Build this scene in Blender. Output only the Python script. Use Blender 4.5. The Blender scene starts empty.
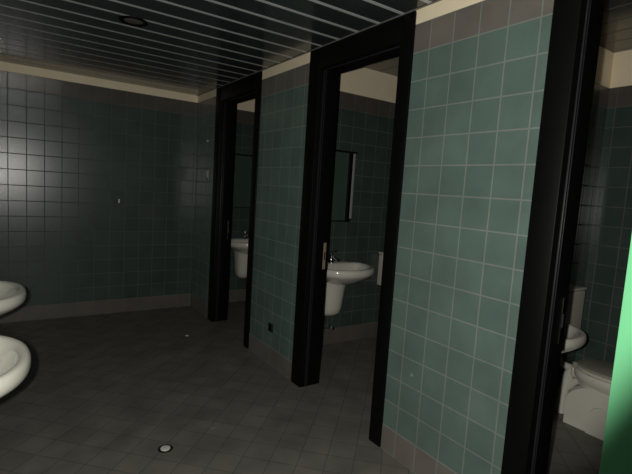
import bpy, bmesh, math, random
from mathutils import Vector, Matrix
random.seed(4)
S = bpy.context.scene
C = S.collection
PI = math.pi

# ------------------------------------------------------------------ camera, light, exposure
YAW, PITCH, ROLL, FPX, H = 0.600787626, -0.103988232, 0.0636181793, 450.780621, 1.48753135
fw = Vector((math.sin(YAW)*math.cos(PITCH), math.cos(YAW)*math.cos(PITCH), math.sin(PITCH)))
r0 = Vector((math.cos(YAW), -math.sin(YAW), 0)); u0 = r0.cross(fw)
rr = r0*math.cos(ROLL) + u0*math.sin(ROLL); uu = -r0*math.sin(ROLL) + u0*math.cos(ROLL)
cam = bpy.data.cameras.new('camera'); co = bpy.data.objects.new('camera', cam); C.objects.link(co)
cam.sensor_width = 36; cam.lens = FPX/632*36; cam.clip_start = 0.02
M3 = Matrix((rr, uu, -fw)).transposed()
co.matrix_world = Matrix.Translation((0, 0, H)) @ M3.to_4x4()
S.camera = co

w = bpy.data.worlds.new('world'); S.world = w; w.use_nodes = True
w.node_tree.nodes['Background'].inputs[0].default_value = (0.01, 0.011, 0.012, 1)
w.node_tree.nodes['Background'].inputs[1].default_value = 1.0

def aim(o, pos, fwd):
    o.matrix_world = Matrix.Translation(pos) @ fwd.to_track_quat('-Z', 'Y').to_matrix().to_4x4()
# the camera's own flash, left of the lens
fl = bpy.data.lights.new('flash', 'SPOT'); fl.energy = 165; fl.color = (1.0, 0.975, 0.93)
fl.spot_size = math.radians(134); fl.spot_blend = 0.13; fl.shadow_soft_size = 0.012
fo = bpy.data.objects.new('flash', fl); C.objects.link(fo)
aim(fo, Vector((0, 0, H)) - rr*0.055 + uu*0.015, (fw - rr*0.33 + uu*0.38).normalized())

S.view_settings.view_transform = 'Standard'
S.view_settings.look = 'None'
S.view_settings.exposure = 0.0
S.view_settings.gamma = 1.0
S.view_settings.use_curve_mapping = False

# ------------------------------------------------------------------ materials
def newmat(name):
    m = bpy.data.materials.new(name); m.use_nodes = True
    nt = m.node_tree; b = nt.nodes['Principled BSDF']
    return m, nt, b
def lin(c):
    return tuple(((v/255)/12.92 if v/255 <= .04045 else ((v/255+.055)/1.055)**2.4) for v in c) + (1,)
def mat(name, rgb, rough=.5, metal=0, coat=0, noise=.06, nscale=8, bump=0, spec=.5):
    m, nt, b = newmat(name)
    b.inputs['Roughness'].default_value = rough; b.inputs['Metallic'].default_value = metal
    b.inputs['Coat Weight'].default_value = coat; b.inputs['Specular IOR Level'].default_value = spec
    tc = nt.nodes.new('ShaderNodeTexCoord'); n = nt.nodes.new('ShaderNodeTexNoise')
    n.inputs['Scale'].default_value = nscale; n.inputs['Detail'].default_value = 4
    nt.links.new(tc.outputs['Object'], n.inputs['Vector'])
    mr = nt.nodes.new('ShaderNodeMapRange'); mr.inputs[3].default_value = 1-noise*2; mr.inputs[4].default_value = 1+noise*2
    nt.links.new(n.outputs['Fac'], mr.inputs[0])
    mx = nt.nodes.new('ShaderNodeMix'); mx.data_type = 'RGBA'; mx.blend_type = 'MULTIPLY'; mx.inputs[0].default_value = 1
    mx.inputs[6].default_value = lin(rgb); nt.links.new(mr.outputs[0], mx.inputs[7])
    nt.links.new(mx.outputs[2], b.inputs['Base Color'])
    if bump:
        bp = nt.nodes.new('ShaderNodeBump'); bp.inputs['Strength'].default_value = bump; bp.inputs['Distance'].default_value = .002
        nt.links.new(n.outputs['Fac'], bp.inputs['Height']); nt.links.new(bp.outputs[0], b.inputs['Normal'])
    return m

T = 0.15
def tiles(name, axis, off, c1, c2, grout, rough=.27, voff=0.0, diag=False, bands=None, mortar=.004, tilt=.15, blotch=.12):
    """square tiles in world metres; axis is the wall normal ('x','y') or 'z' for the floor"""
    m, nt, b = newmat(name); N = nt.nodes.new; L = nt.links.new
    geo = N('ShaderNodeNewGeometry'); sep = N('ShaderNodeSeparateXYZ'); L(geo.outputs['Position'], sep.inputs[0])
    cmb = N('ShaderNodeCombineXYZ')
    def math_(op, a, v):
        q = N('ShaderNodeMath'); q.operation = op
        for i, t in enumerate((a, v)):
            if isinstance(t, (int, float)): q.inputs[i].default_value = t
            else: L(t, q.inputs[i])
        return q.outputs[0]
    if axis == 'x': U, V = sep.outputs[1], sep.outputs[2]
    elif axis == 'y': U, V = sep.outputs[0], sep.outputs[2]
    else: U, V = sep.outputs[0], sep.outputs[1]
    if diag:
        a = math_('MULTIPLY', math_('SUBTRACT', U, V), .70710678); c = math_('MULTIPLY', math_('ADD', U, V), .70710678); U, V = a, c
    U = math_('ADD', math_('SUBTRACT', U, off), 300*T); V = math_('ADD', math_('SUBTRACT', V, voff), 300*T)
    L(U, cmb.inputs[0]); L(V, cmb.inputs[1])
    br = N('ShaderNodeTexBrick'); br.offset = 0; br.squash = 1
    br.inputs['Scale'].default_value = 1; br.inputs['Mortar Size'].default_value = mortar; br.inputs['Mortar Smooth'].default_value = .3
    br.inputs['Bias'].default_value = 0; br.inputs['Brick Width'].default_value = T; br.inputs['Row Height'].default_value = T
    L(cmb.outputs[0], br.inputs['Vector'])
    br.inputs['Color1'].default_value = lin(c1); br.inputs['Color2'].default_value = lin(c2); br.inputs['Mortar'].default_value = lin(grout)
    col = br.outputs['Color']
    if bands:   # rows of another colour of tile
        for z0, z1, d1, d2 in bands:
            b2 = N('ShaderNodeTexBrick'); b2.offset = 0; b2.squash = 1
            for k in ('Scale', 'Mortar Size', 'Mortar Smooth', 'Bias', 'Brick Width', 'Row Height'):
                b2.inputs[k].default_value = br.inputs[k].default_value
            b2.inputs['Color1'].default_value = lin(d1); b2.inputs['Color2'].default_value = lin(d2); b2.inputs['Mortar'].default_value = lin(grout)
            L(cmb.outputs[0], b2.inputs['Vector'])
            g = math_('MULTIPLY', math_('GREATER_THAN', sep.outputs[2], z0), math_('LESS_THAN', sep.outputs[2], z1))
            mx = N('ShaderNodeMix'); mx.data_type = 'RGBA'; L(g, mx.inputs[0]); L(col, mx.inputs[6]); L(b2.outputs['Color'], mx.inputs[7]); col = mx.outputs[2]
    n = N('ShaderNodeTexNoise'); n.inputs['Scale'].default_value = 5; n.inputs['Detail'].default_value = 5; L(geo.outputs['Position'], n.inputs['Vector'])
    mr = N('ShaderNodeMapRange'); mr.inputs[1].default_value = .3; mr.inputs[2].default_value = .7
    mr.inputs[3].default_value = 1-blotch; mr.inputs[4].default_value = 1+blotch; L(n.outputs['Fac'], mr.inputs[0])
    mm = N('ShaderNodeMix'); mm.data_type = 'RGBA'; mm.blend_type = 'MULTIPLY'; mm.inputs[0].default_value = 1
    L(col, mm.inputs[6]); L(mr.outputs[0], mm.inputs[7]); L(mm.outputs[2], b.inputs['Base Color'])
    ro = N('ShaderNodeMapRange'); ro.inputs[3].default_value = rough; ro.inputs[4].default_value = .8; L(br.outputs['Fac'], ro.inputs[0]); L(ro.outputs[0], b.inputs['Roughness'])
    n2 = N('ShaderNodeTexNoise'); n2.inputs['Scale'].default_value = 7; L(geo.outputs['Position'], n2.inputs['Vector'])
    hh = math_('SUBTRACT', math_('MULTIPLY', n2.outputs['Fac'], tilt), br.outputs['Fac'])
    bp = N('ShaderNodeBump'); bp.inputs['Strength'].default_value = .35; bp.inputs['Distance'].default_value = .002
    L(hh, bp.inputs['Height']); L(bp.outputs[0], b.inputs['Normal'])
    return m

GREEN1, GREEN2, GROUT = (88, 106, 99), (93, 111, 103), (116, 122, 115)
GREY1, GREY2 = (106, 101, 94), (111, 106, 98)
OFFY = 1.70857796 - 11*T      # column lines on the door wall
OFFX = -0.00856399
BAND = [(2.25, 2.4, GREY1, GREY2)]
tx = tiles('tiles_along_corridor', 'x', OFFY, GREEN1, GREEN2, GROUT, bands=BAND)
ty = tiles('tiles_across_shaded', 'y', OFFX, (58, 71, 66), (63, 76, 70), (80, 84, 79), bands=[(2.25, 2.4, (82, 77, 70), (87, 82, 75))])  # door-wall tiles darkened: the cross walls' dimmer light is put into the colour
tbk = tiles('tiles_cubicle_back_shaded', 'x', 0, (58, 71, 66), (63, 76, 70), (80, 84, 79), bands=[(2.25, 2.4, (82, 77, 70), (87, 82, 75))])  # same darkened tile colour, painting in the shade of the cubicle back wall
bx_ = tiles('skirting_tiles_along', 'x', OFFY, GREY1, GREY2, GROUT, rough=.35)
by_ = tiles('skirting_tiles_across_shaded', 'y', OFFX, (92, 87, 80), (97, 91, 84), (104, 100, 92), rough=.35)  # grey skirting darkened to match, its shade carried by the colour
fm = tiles('floor_tiles', 'z', 0, (102, 99, 92), (108, 104, 97), (84, 81, 76), rough=.5, diag=True, mortar=.003, blotch=.2)
plaster = mat('cream_plaster', (238, 222, 190), .8, noise=.04, nscale=6, bump=.2)
slat_m = mat('dark_metal_slat', (70, 76, 76), .17, metal=.45, noise=.08, nscale=3, spec=.8)
joint_m = mat('pale_metal_joint', (190, 191, 187), .4, noise=.08, nscale=6)
trim_m = mat('dull_metal_trim', (110, 110, 104), .45)
black_m = mat('black_lacquer', (8, 8, 8), .5, noise=.1, nscale=5, spec=.14)
rubber_m = mat('black_seal', (34, 34, 36), .3)
ceramic = mat('white_ceramic', (208, 206, 192), .12, noise=.03, nscale=5, coat=.3)
beige_pl = mat('beige_plastic', (202, 196, 178), .35, noise=.03)
lid_m = mat('lid_plastic', (142, 140, 128), .5, noise=.04)
chrome = mat('chrome', (200, 200, 200), .15, metal=1)
brass = mat('brass_plate', (176, 152, 128), .4, metal=.5)
mirror_m = mat('mirror_glass', (84, 104, 92), .2, metal=.4, noise=.05)
green_m = mat('green_laminate', (84, 148, 104), .45, noise=.04, nscale=3)
white_pl = mat('white_plastic', (196, 194, 184), .4)
dark_pl = mat('dark_plastic', (24, 22, 22), .5)
white_bit = mat('white_scrap', (225, 222, 214), .7, noise=.15, nscale=60)
brown_bit = mat('brown_scrap', (70, 52, 42), .9, noise=.2, nscale=60)
red_bit = mat('red_mark', (96, 30, 28), .7)

# ------------------------------------------------------------------ mesh helpers
def link(name, bm, m, parent=None, smooth=False, auto=None):
    me = bpy.data.meshes.new(name); bm.to_mesh(me); bm.free()
    for mm in (m if isinstance(m, (list, tuple)) else [m]): me.materials.append(mm)
    if smooth:
        for p in me.polygons: p.use_smooth = True
    if auto:
        me.set_sharp_from_angle(angle=math.radians(auto))
    o = bpy.data.objects.new(name, me); C.objects.link(o)
    if parent: o.parent = parent
    return o
def box(bm, x0, x1, y0, y1, z0, z1, bev=0, seg=2, mi=0, M=None):
    b = bmesh.new(); bmesh.ops.create_cube(b, size=1)
    for v in b.verts: v.co = Vector(((x0+x1)/2+v.co.x*(x1-x0), (y0+y1)/2+v.co.y*(y1-y0), (z0+z1)/2+v.co.z*(z1-z0)))
    if bev: bmesh.ops.bevel(b, geom=b.edges[:], offset=bev, segments=seg, affect='EDGES', profile=.5)
    if M: b.transform(M)
    for f in b.faces: f.material_index = mi
    me = bpy.data.meshes.new('t'); b.to_mesh(me); b.free(); bm.from_mesh(me); bpy.data.meshes.remove(me)
def loft(bm, rings, close=True, cap0=True, cap1=True):
    vs = [[bm.verts.new(p) for p in r] for r in rings]
    n = len(rings[0])
    for a, b in zip(vs, vs[1:]):
        for i in range(n if close else n-1):
            j = (i+1) % n; bm.faces.new((a[i], a[j], b[j], b[i]))
    if cap0: bm.faces.new(vs[0][::-1])
    if cap1: bm.faces.new(vs[-1])
def lathe(bm, prof, n=28, M=None, cap0=True, cap1=True):
    rings = []
    for r, z in prof:
        ring = [Vector((r*math.cos(2*PI*i/n), r*math.sin(2*PI*i/n), z)) for i in range(n)]
        if M: ring = [M @ p for p in ring]
        rings.append(ring)
    loft(bm, rings, cap0=cap0, cap1=cap1)
def tube(bm, pts, rad, n=12, sub=6):
    pts = [Vector(p) for p in pts]; P = []
    for i in range(len(pts)-1):
        p0 = pts[max(i-1, 0)]; p1 = pts[i]; p2 = pts[i+1]; p3 = pts[min(i+2, len(pts)-1)]
        for k in range(sub):
            t = k/sub
            P.append(.5*((2*p1)+(p2-p0)*t+(2*p0-5*p1+4*p2-p3)*t*t+(3*p1-p0-3*p2+p3)*t**3))
    P.append(pts[-1]); rings = []; prev = None
    for i, p in enumerate(P):
        d = (P[min(i+1, len(P)-1)]-P[max(i-1, 0)]).normalized()
        if prev is None: a = d.orthogonal().normalized()
        else: a = (prev-d*prev.dot(d)).normalized()
        prev = a; b = d.cross(a)
        r = rad(i/(len(P)-1)) if callable(rad) else rad
        rings.append([p+(a*math.cos(2*PI*k/n)+b*math.sin(2*PI*k/n))*r for k in range(n)])
    loft(bm, rings)
def fix(bm): bmesh.ops.recalc_face_normals(bm, faces=bm.faces[:])
def empty(name, loc, rz=0):
    o = bpy.data.objects.new(name, None); C.objects.link(o); o.location = loc; o.rotation_euler = (0, 0, rz); o.empty_display_size = .1
    return o
def tag(o, label, cat, group=None):
    o['label'] = label; o['category'] = cat
    if group: o['group'] = group
    return o
def struct(o): o['kind'] = 'structure'; return o
def copy_tree(o, parent=None):
    c = o.copy(); C.objects.link(c)
    if parent: c.parent = parent
    for ch in list(o.children): copy_tree(ch, c)
    return c

# ------------------------------------------------------------------ the room
W, D = 1.8083, 5.2302       # door wall, far wall
WB = 1.955                  # back of the door wall
XL = -0.425                  # left wall
XB = 3.80                   # back wall of the cubicles
CZ, SZ = 2.48, 2.66         # corridor and cubicle ceilings
YB = -1.6
PB = [(1.71, 1.83), (3.425, 3.545)]  # partitions
DOORS = [(3.610, 4.635), (1.822, 2.845), (0.045, 1.059)]   # far, middle, near (outer edges of the frames)

def wallbox(name, x0, x1, y0, y1, z0, z1, bm=None):
    own = bm is None
    if own: bm = bmesh.new()
    # tiles up to 2.4, plaster above; the material follows the face's normal
    for a, b_, pl in ((z0, min(z1, 2.4), False), (max(z0, 2.4), z1, True)):
        if b_-a < 1e-4: continue
        t = bmesh.new(); bmesh.ops.create_cube(t, size=1)
        for v in t.verts: v.co = Vector(((x0+x1)/2+v.co.x*(x1-x0), (y0+y1)/2+v.co.y*(y1-y0), (a+b_)/2+v.co.z*(b_-a)))
        t.normal_update()
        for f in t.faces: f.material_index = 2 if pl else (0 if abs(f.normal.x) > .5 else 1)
        me = bpy.data.meshes.new('t'); t.to_mesh(me); t.free(); bm.from_mesh(me); bpy.data.meshes.remove(me)
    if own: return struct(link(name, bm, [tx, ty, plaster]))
    return bm
fb = bmesh.new(); box(fb, XL-.1, XB+.1, YB-.1, D+.1, -.1, 0); struct(link('floor', fb, fm))
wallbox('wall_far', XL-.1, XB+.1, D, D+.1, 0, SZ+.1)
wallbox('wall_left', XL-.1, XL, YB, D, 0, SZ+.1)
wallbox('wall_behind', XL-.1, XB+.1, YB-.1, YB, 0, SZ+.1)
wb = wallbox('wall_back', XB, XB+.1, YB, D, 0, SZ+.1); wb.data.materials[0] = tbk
# the door wall: four piers and the lintels above the doors
bm = bmesh.new()
for y0, y1 in ((DOORS[0][1], D), (DOORS[1][1], DOORS[0][0]), (DOORS[2][1], DOORS[1][0]), (YB, DOORS[2][0])):
    wallbox(None, W, WB, y0, y1, 0, SZ+.1, bm)
for y0, y1 in DOORS: wallbox(None, W, WB, y0, y1, CZ-.02, SZ+.1, bm)
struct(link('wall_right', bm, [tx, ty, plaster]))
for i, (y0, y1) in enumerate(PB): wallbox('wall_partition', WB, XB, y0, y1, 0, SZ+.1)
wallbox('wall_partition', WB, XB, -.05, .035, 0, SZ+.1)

# skirting tiles, a few millimetres proud of the wall tiles
def skirt(name, axis, at, s, a0, a1, cut=None):
    bm = bmesh.new()
    for p, q in (cut or [(a0, a1)]):
        if axis == 'x': box(bm, min(at, at+s*.004), max(at, at+s*.004), p, q, 0, T, mi=0)
        else: box(bm, p, q, min(at, at+s*.004), max(at, at+s*.004), 0, T, mi=0)
    struct(link(name, bm, bx_ if axis == 'x' else by_))
skirt('baseboard_far', 'y', D, -1, XL, W)
skirt('baseboard_left', 'x', XL, 1, YB, D-.005)
skirt('baseboard_right', 'x', W, -1, 0, 0, [(DOORS[0][1]+.002, D-.005), (DOORS[1][1]+.002, DOORS[0][0]-.002), (DOORS[2][1]+.002, DOORS[1][0]-.002), (YB, DOORS[2][0]-.002)])
skirt('baseboard_partition', 'y', PB[0][0], -1, WB, XB)
skirt('baseboard_partition', 'y', PB[1][0], -1, WB, XB)
skirt('baseboard_partition', 'y', D, -1, WB, XB)
skirt('baseboard_back', 'x', XB, -1, 0, 0, [(.04, PB[0][0]-.005), (PB[0][1], PB[1][0]-.005), (PB[1][1], D-.005)])

# slatted metal ceiling: pale joint strips between dark slats
SP, Y0 = 0.1967, 2.117
def slats(bm, x0, x1, y0, y1, z, along, ph, jw=.027):
    lo, hi = (y0, y1) if along == 'x' else (x0, x1)
    k = math.floor((lo-ph)/SP)-1
    while True:
        a = ph+k*SP+jw/2; b = ph+(k+1)*SP-jw/2; k += 1
        if a-jw > hi: break
        A, B = max(a, lo), min(b, hi)
        if B-A > .004:
            if along == 'x': box(bm, x0, x1, A, B, z, z+.02, bev=.0035, seg=2, mi=0)
            else: box(bm, A, B, y0, y1, z, z+.02, bev=.0035, seg=2, mi=0)
        A, B = max(b, lo), min(b+jw, hi)
        if B-A > .004:
            if along == 'x': box(bm, x0, x1, A, B, z+.0005, z+.02, mi=1)
            else: box(bm, A, B, y0, y1, z+.0005, z+.02, mi=1)
bm = bmesh.new(); slats(bm, XL, W-.001, YB, D, CZ, 'x', Y0)
struct(link('ceiling', bm, [slat_m, joint_m]))
bm = bmesh.new(); slats(bm, WB, XB, YB, D, SZ, 'y', 2.36, jw=.012)
struct(link('ceiling', bm, [slat_m, trim_m]))
bm = bmesh.new(); box(bm, XL-.1, XB+.1, YB-.1, D+.1, SZ+.1, SZ+.15); struct(link('ceiling_slab', bm, plaster))
# thin edge angle where the corridor ceiling meets the door wall
bm = bmesh.new(); box(bm, W-.010, W-.0005, YB, D, CZ-.005, CZ-.0005); struct(link('trim_1', bm, trim_m))

# ------------------------------------------------------------------ doorways
JW = .10; FX0, FX1 = W-.012, 1.978; HZ = 2.33
def doorway(idx, y0, y1, plate_chrome=False, JF=.13):
    root = struct(empty('door_%d' % idx, (W, (y0+y1)/2, 0)))
    dy = (y0+y1)/2; inv = lambda b: (b.transform(Matrix.Translation((-W, -dy, 0))), b)[1]
    for a, b_, far in ((y1-JF, y1-.001, 1), (y0+.001, y0+JW, 0)):
        bm = bmesh.new(); box(bm, FX0, FX1, a, b_, 0.001, CZ-.008, bev=.005)
        link('door_jamb', inv(bm), black_m, root, True, 30)
    bm = bmesh.new(); box(bm, FX0, FX1, y0+JW, y1-JF, HZ, CZ-.008, bev=.004)
    link('door_head', inv(bm), black_m, root, True, 30)
    # rebate seal running round the inside of the frame
    bm = bmesh.new(); sx = W+.030
    box(bm, sx, sx+.012, y1-JF-.006, y1-JF+.004, 0.003, HZ, bev=.002)
    box(bm, sx+.02, sx+.026, y1-JF-.004, y1-JF+.004, 0.003, HZ, bev=.001)
    box(bm, sx, sx+.012, y0+JW-.004, y0+JW+.006, 0.003, HZ, bev=.002)
    box(bm, sx, sx+.012, y0+JW, y1-JF, HZ-.006, HZ+.004, bev=.002)
    link('door_seal', inv(bm), rubber_m, root, True, 30)
    bm = bmesh.new(); yj = y1-JF
    box(bm, 1.935, 1.958, yj-.003, yj+.002, .90, 1.10, bev=.001)
    o = link('strike_plate', inv(bm), chrome if plate_chrome else brass, root); o['label'] = 'metal strike plate let into the black jamb'
    bm = bmesh.new(); box(bm, 1.941, 1.952, yj-.005, yj-.002, .97, 1.03, bev=.001); link('latch_hole', inv(bm), dark_pl, o)
    return root
d1 = doorway(1, *DOORS[0], plate_chrome=True); d2 = doorway(2, *DOORS[1]); d3 = doorway(3, *DOORS[2], plate_chrome=True, JF=.112)
# two small screws low in the near doorway's far jamb
for k, (xx, zz) in enumerate(((1.846, .585), (1.862, .578))):
    bm = bmesh.new(); Mx = Matrix.Translation((xx-W, DOORS[2][1]-.112-(sum(DOORS[2])/2), zz)) @ Matrix.Rotation(PI/2, 4, 'X')
    lathe(bm, [(.004, -.001), (.004, .002), (.0025, .003)], 12, Mx); fix(bm); link('screw', bm, chrome, d3, True, 40)
# the entrance: a doorway in the wall behind the photographer, its green leaf swung into the room
EY = -0.50
wallbox('wall_entrance', XL, 0.02, EY-.1, EY, 0, SZ+.1)
wallbox('wall_entrance', 0.99, W, EY-.1, EY, 0, SZ+.1)
wallbox('wall_entrance', 0.02, 0.99, EY-.1, EY, CZ-.08, SZ+.1)
d4 = struct(empty('door_4', (1.0, EY+.04, 0)))
bm = bmesh.new()
box(bm, -.98, -.92, -.15, -.02, .001, 2.38, bev=.004); box(bm, -.07, -.012, -.15, -.02, .001, 2.38, bev=.004); box(bm, -.98, -.012, -.15, -.02, 2.32, 2.398, bev=.004)
link('door_frame', bm, black_m, d4, True, 30)
hx, hy = .985, -.462; ex, ey = 1.028, .388
ang = math.atan2(ey-hy, ex-hx); Lf = math.hypot(ex-hx, ey-hy)
leaf_root = empty('door_leaf', (hx-1.0, hy-EY-.04, 0), ang); leaf_root.parent = d4
leaf_root['label'] = 'green door leaf standing open'
bm = bmesh.new(); box(bm, 0, Lf, -.04, 0, .012, 2.30, bev=.002); link('leaf_panel', bm, green_m, leaf_root, True, 30)
bm = bmesh.new()
box(bm, Lf-.118, Lf-.082, -.001, .004, .93, 1.13, bev=.0015)
Mh = Matrix.Translation((Lf-.10, 0, 1.05)) @ Matrix.Rotation(-PI/2, 4, 'X')
lathe(bm, [(.011, .003), (.010, .045), (.010, .052)], 16, Mh)
tube(bm, [(Lf-.10, .046, 1.05), (Lf-.14, .05, 1.05), (Lf-.215, .048, 1.048)], .009)
fix(bm); link('door_handle', bm, chrome, leaf_root, True, 40)

# ------------------------------------------------------------------ washbasins
def dring(a, f, b, yc, z, n=56, ef=2.25, eb=3.6):
    out = []
    for i in range(n):
        t = 2*PI*i/n; c, s = math.cos(t), math.sin(t)
        e = ef if s < 0 else eb
        k = lambda v: math.copysign(abs(v)**(2/e), v)
        out.append(Vector((a*k(c), yc+(f if s < 0 else b)*k(s), z)))
    return out
def make_basin():
    root = empty('washbasin', (0, 0, 0)); yc = -.19
    bm = bmesh.new()
    R_ = [(.09, .09, .186, .655), (.13, .13, .187, .668), (.19, .19, .188, .700), (.245, .245, .188, .735), (.272, .268, .188, .755),
          (.281, .277, .188, .768), (.285, .281, .188, .785), (.284, .280, .188, .806), (.278, .274, .186, .817), (.270, .266, .184, .821),
          (.258, .252, .10, .820), (.246, .240, .088, .812), (.238, .230, .080, .795), (.222, .212, .070, .760), (.190, .180, .050, .725),
          (.130, .125, .03, .700), (.05, .05, .02, .690), (.025, .025, .012, .689)]
    rings = []
    for a, f, b, z in R_:
        ys = yc
        rings.append(dring(a, f, b, ys, z))
    loft(bm, rings); fix(bm); link('bowl', bm, ceramic, root, True, 50)
    bm = bmesh.new(); lathe(bm, [(.026, .0), (.026, .003), (.018, .0045), (.012, .002)], 20, Matrix.Translation((0, yc, .689))); fix(bm)
    link('drain_ring', bm, chrome, root, True, 40)
    bm = bmesh.new(); rings = []
    for z, a, f in ((.70, .135, .240), (.66, .125, .225), (.60, .116, .205), (.50, .109, .190), (.41, .101, .178), (.36, .090, .165), (.330, .068, .135), (.322, .035, .09)):
        rings.append(dring(a, f-.09, .0885, -.09, z, 36, 2.2, 5))
    loft(bm, rings); fix(bm); link('pedestal', bm, ceramic, root, True, 50)
    fa = empty('tap', (0, -.055, .82)); fa.parent = root
    bm = bmesh.new(); lathe(bm, [(.026, -.012), (.026, .004), (.020, .010), (.019, .055), (.021, .06), (.019, .085), (.010, .092)], 20)
    tube(bm, [(0, -.012, .035), (0, -.055, .052), (0, -.10, .045), (0, -.118, .028)], lambda t: .011-.002*t); fix(bm)
    link('tap_body', bm, chrome, fa, True, 45)
    bm = bmesh.new(); tube(bm, [(0, .0, .09), (0, -.03, .104), (0, -.075, .118)], lambda t: .008-.002*t); fix(bm); link('tap_lever', bm, chrome, fa, True, 45)
    v = bmesh.new(); Mv = Matrix.Translation((.07, 0, .17)) @ Matrix.Rotation(PI/2, 4, 'X')
    lathe(v, [(.022, .002), (.020, .008), (.009, .012), (.009, .045), (.014, .047), (.014, .062), (.008, .064)], 16, Mv)
    tube(v, [(.07, -.035, .175), (.07, -.04, .24), (.066, -.045, .40), (.045, -.05, .60)], .004); fix(v)
    link('stop_valve', v, chrome, root, True, 45)
    return root
GB = 'white washbasins in the cubicles'
b0 = make_basin(); b0.location = (2.495, PB[1][0], 0); b0.scale = (1.08, 1.06, 1)
tag(b0, 'white ceramic washbasin on a half pedestal, seen whole-rimmed through the middle doorway', 'sink', GB)
b1 = copy_tree(b0); b1.location = (2.46, D, 0)
tag(b1, 'white ceramic washbasin seen as a narrow slice through the farthest doorway', 'sink', GB)
b2 = copy_tree(b0); b2.location = (2.725, PB[0][0], -.09); b2.scale = (1, 1.06, 1)
tag(b2, 'white washbasin behind the nearest black door frame, in front of a beige cistern', 'sink', GB)
GL = 'white washbasins in a row on the left wall'
b3 = copy_tree(b0); b3.rotation_euler.z = PI/2; b3.location = (XL, 1.935, 0)
tag(b3, 'larger and nearer white washbasin cut off by the left edge, over the dark floor', 'sink', GL)
b4 = copy_tree(b0); b4.rotation_euler.z = PI/2; b4.location = (XL, 3.02, 0)
b3.scale = (1.12, 1.04, 1); b4.scale = (1.1, 1.07, 1)
tag(b4, 'farther white washbasin at the left edge, near the tiled end wall', 'sink', GL)

# ------------------------------------------------------------------ toilets
def oval(a, l, yc, z, n=44, e=2.3):
    k = lambda v: math.copysign(abs(v)**(2/e), v)
    return [Vector((a*k(math.cos(2*PI*i/n)), yc+l*k(math.sin(2*PI*i/n)), z)) for i in range(n)]
def make_toilet():
    root = empty('toilet', (0, 0, 0))
    bm = bmesh.new(); yc = -.475
    # bowl with a deep rim band
    loft(bm, [oval(.09, .14, yc, .17), oval(.115, .175, yc, .22), oval(.130, .205, yc, .275), oval(.148, .226, yc, .312), oval(.156, .234, yc, .328),
              oval(.162, .238, yc, .345), oval(.162, .238, yc, .372), oval(.155, .230, yc, .380), oval(.118, .185, yc-.005, .378), oval(.115, .17, yc-.005, .34), oval(.08, .12, yc, .26), oval(.03, .05, yc, .24)])
    # arch-topped foot, a smaller arch standing out from each flank
    def arch(x0, x1, ya, yb, zt, zs, tap):
        ym = (ya+yb)/2; hw = abs(yb-ya)/2; n = 18
        pr = [(ym-hw, .0)]+[(ym-hw*math.cos(PI*i/n), zs+(zt-zs)*math.sin(PI*i/n)) for i in range(n+1)]+[(ym+hw, .0)]
        R_ = []
        for x, k in ((x0, tap), (x0*.86+x1*.14, 1), (x0*.14+x1*.86, 1), (x1, tap)):
            R_.append([Vector((x, ym+(p-ym)*k, z*(k if z > .0 else 1))) for p, z in pr])
        loft(bm, R_)
    arch(-.142, .142, -.245, -.625, .315, .16, .94)
    arch(-.155, .155, -.40, -.575, .215, .11, .90)
    box(bm, -.07, .07, -.30, -.225, .30, .378, bev=.02, seg=3)
    tube(bm, [(0, -.27, .345), (0, -.215, .335), (0, -.185, .27), (0, -.17, .17), (0, -.165, .06), (0, -.165, .002)], lambda t: .030+.014*t, 16)
    tube(bm, [(0, -.20, .20), (0, -.235, .25), (0, -.27, .275)], .026, 12)
    fix(bm); link('pan', bm, ceramic, root, True, 50)
    bm = bmesh.new(); loft(bm, [oval(.157, .226, yc-.008, .383), oval(.162, .231, yc-.008, .388), oval(.162, .231, yc-.008, .400), oval(.157, .226, yc-.008, .404)]); fix(bm)
    link('seat', bm, beige_pl, root, True, 40)
    bm = bmesh.new(); loft(bm, [oval(.157, .224, yc-.008, .408), oval(.161, .229, yc-.008, .412), oval(.159, .227, yc-.008, .422), oval(.13, .19, yc-.008, .430)])
    box(bm, -.09, -.05, -.275, -.245, .380, .42, bev=.006); box(bm, .05, .09, -.275, -.245, .380, .42, bev=.006); fix(bm)
    o = link('lid', bm, lid_m, root, True, 40); o['label'] = 'beige-grey toilet lid, closed'
    c = empty('cistern', (0, 0, 0)); c.parent = root
    bm = bmesh.new(); box(bm, -.24, .24, -.128, -.001, .552, .872, bev=.014, seg=3); link('tank', bm, beige_pl, c, True, 40)
    bm = bmesh.new(); box(bm, -.244, .244, -.133, -.001, .874, .897, bev=.008, seg=3); link('tank_lid', bm, beige_pl, c, True, 40)
    bm = bmesh.new(); Mb = Matrix.Translation((0, -.06, .897)); lathe(bm, [(.02, 0), (.02, .006), (.015, .009)], 20, Mb); fix(bm); link('flush_button', bm, white_pl, c, True, 40)
    bm = bmesh.new(); tube(bm, [(0, -.095, .57), (0, -.095, .48), (0, -.097, .40), (0, -.125, .352), (0, -.19, .343), (0, -.245, .342)], .025, 14); fix(bm)
    link('flush_pipe', bm, white_pl, root, True, 50)
    return root
t0 = make_toilet(); t0.location = (3.31, PB[0][0], 0)
tag(t0, 'white toilet with closed beige lid and wall cistern, seen through the nearest doorway', 'toilet')
t1 = copy_tree(t0); t1.location = (3.38, PB[1][0], 0)
tag(t1, 'toilet whose pale cistern edge shows beside the right jamb of the middle doorway', 'toilet')

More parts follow.
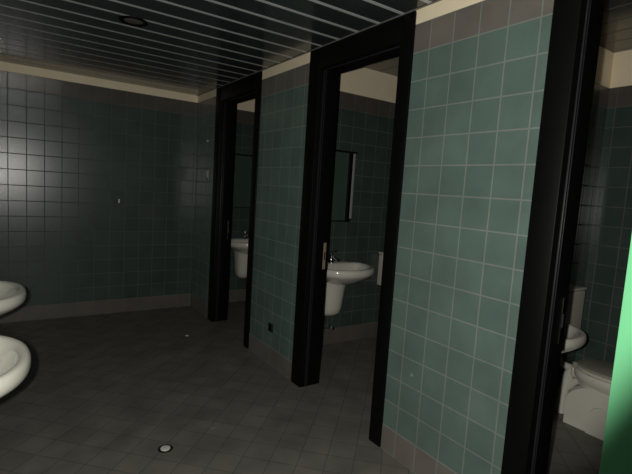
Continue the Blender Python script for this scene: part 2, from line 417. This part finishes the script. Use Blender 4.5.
# ------------------------------------------------------------------ mirrors
def make_mirror():
    root = empty('wall_mirror', (0, 0, 0)); wd = .26; z0, z1 = 1.20, 1.865
    bm = bmesh.new()
    box(bm, -wd, wd, -.022, -.001, z0, z1, bev=.002); link('backing', bm, dark_pl, root)
    bm = bmesh.new(); box(bm, -wd+.02, wd-.073, -.027, -.0225, z0+.015, z1-.015, bev=.001); link('glass', bm, mirror_m, root)
    bm = bmesh.new(); box(bm, -wd, wd+.01, -.05, -.023, z1-.014, z1, bev=.002); box(bm, -wd, -wd+.018, -.05, -.023, z0, z1-.015, bev=.002)
    box(bm, wd-.072, wd-.038, -.05, -.023, z0, z1-.015, bev=.002); link('frame', bm, black_m, root)
    bm = bmesh.new(); box(bm, wd-.036, wd-.006, -.046, -.023, z0+.035, z1-.016, bev=.004)
    o = link('edge_strip', bm, mat('grey_strip', (150, 150, 146), .35), root, True, 40); o['label'] = 'pale metal strip down the right edge'
    return root
m0 = make_mirror(); m0.location = (2.46, PB[1][0], 0)
tag(m0, 'dark framed wall mirror above the washbasin in the middle cubicle', 'mirror', 'cubicle mirrors')
m1 = copy_tree(m0); m1.location = (2.46, D, 0)
tag(m1, 'dark wall mirror above the washbasin in the farthest cubicle', 'mirror', 'cubicle mirrors')

# ------------------------------------------------------------------ ceiling downlight
dl = empty('downlight', (.66, 3.165, CZ))
bm = bmesh.new(); lathe(bm, [(.088, .001), (.088, -.006), (.080, -.009), (.060, -.006), (.055, .0)], 36, cap0=False, cap1=False); fix(bm); link('ring', bm, black_m, dl, True, 50)
bm = bmesh.new(); lathe(bm, [(.062, -.001), (.05, -.004), (.02, -.005)], 32); fix(bm)
o = link('reflector', bm, mat('dull_glass', (92, 88, 84), .4), dl, True, 50)
tag(dl, 'round recessed downlight, unlit, in the slatted metal ceiling', 'light')

# ------------------------------------------------------------------ small fittings and litter
def disc(x, y, r, n, h=.002):
    bm = bmesh.new(); lathe(bm, [(r, .0), (r, h), (r*.9, h*1.3)], n, Matrix.Translation((x, y, 0))); fix(bm); return bm
fd = empty('floor_drain', (.712, 2.39, 0))
bm = bmesh.new(); lathe(bm, [(.048, .0005), (.048, .0025), (.040, .004), (.034, .0025)], 28); fix(bm); link('drain_rim', bm, dark_pl, fd, True, 40)
bm = bmesh.new(); lathe(bm, [(.032, .001), (.031, .006), (.022, .009), (.008, .0085)], 24); fix(bm)
for k in range(6):
    a = k*PI/3; Mk = Matrix.Translation((.02*math.cos(a), .02*math.sin(a), .0085)) @ Matrix.Rotation(a, 4, 'Z'); box(bm, -.004, .004, -.0015, .0015, -.002, .0012, mi=0, M=Mk)
link('drain_grate', bm, white_pl, fd, True, 40)
fd.scale = (.85, .85, 1)
tag(fd, 'small round floor drain with a pale cover in the dark tiled floor', 'drain')

def scrap(name, x, y, r, m, label, cat, seed, h=.004, z=0):
    rnd = random.Random(seed); bm = bmesh.new(); rings = []
    sh = [rnd.uniform(.6, 1.1) for _ in range(9)]
    for k, s in ((0, 1), (h*.6, .95), (h, .5)):
        rings.append([Vector((r*s*sh[i]*math.cos(2*PI*i/9), r*s*sh[i]*math.sin(2*PI*i/9), k+.0005)) for i in range(9)])
    loft(bm, rings); fix(bm); o = link(name, bm, m); o.location = (x, y, z); tag(o, label, cat); return o
scrap('paper_scrap', 1.028, 2.486, .022, mat('grey_scrap', (104, 101, 95), .9), 'pale scrap on the floor to the right of and beyond the floor drain', 'litter', 2)
scrap('paper_scrap', 1.42, 4.18, .018, white_bit, 'tiny white scrap on the floor near the far skirting', 'litter', 5)

def plate(name, x, y, z, w_, h_, axis, s, m, label, cat, t=.01):
    """little plate on a wall; s is the direction it sticks out"""
    root = empty(name, (x, y, z))
    bm = bmesh.new()
    if axis == 'x': box(bm, min(0, s*t), max(0, s*t), -w_/2, w_/2, -h_/2, h_/2, bev=min(.003, t*.3))
    else: box(bm, -w_/2, w_/2, min(0, s*t), max(0, s*t), -h_/2, h_/2, bev=min(.003, t*.3))
    link('plate', bm, m, root, True, 30); tag(root, label, cat); return root
sw = plate('light_switch', W-.0005, 4.81, 1.585, .085, .125, 'x', -1, mat('grey_plastic', (120, 122, 116), .4), 'grey switch plate on the narrow tiled strip left of the farthest doorway', 'switch')
bm = bmesh.new(); box(bm, -.014, -.0105, -.022, .022, -.04, .04, bev=.001); link('rocker', bm, white_pl, sw)
o = plate('wall_hook', W-.0005, 4.845, 1.945, .02, .022, 'x', -1, white_pl, 'tiny white fixing high above the grey switch plate', 'hook', .012)
bm = bmesh.new(); tube(bm, [(-.01, 0, .0), (-.016, 0, -.003), (-.019, 0, .005)], .002, 8, 4); fix(bm); link('prong', bm, white_pl, o)
o = plate('wall_socket', W-.0005, 3.215, .32, .07, .07, 'x', -1, dark_pl, 'small dark plate low on the tiled wall between the middle and farthest doorways', 'socket', .012)
bm = bmesh.new(); box(bm, -.016, -.0125, -.02, .02, -.02, .02, bev=.001); link('cover', bm, black_m, o)
bm = bmesh.new(); box(bm, -.007, .007, -.004, 0, -.022, .022, bev=.001); o = link('paper_tab', bm, white_bit); o.location = (.98, D-.0005, 1.234)
tag(o, 'tiny white tab stuck on the end wall tiles', 'sticker')
bm = bmesh.new(); box(bm, -.008, .008, -.003, 0, -.009, .009, bev=.001); o = link('red_tab', bm, red_bit); o.location = (1.306, D-.0005, 1.134)
tag(o, 'tiny dark red spot on the end wall, right of the white tab', 'sticker')
bm = bmesh.new(); box(bm, -.003, 0, -.008, .008, -.008, .008, bev=.001); o = link('putty_spot', bm, mat('pale_putty', (118, 142, 130), .7)); o.location = (W-.0005, 1.631, .52)
tag(o, 'small pale spot low on the bright tiled wall between two doorways', 'sticker')
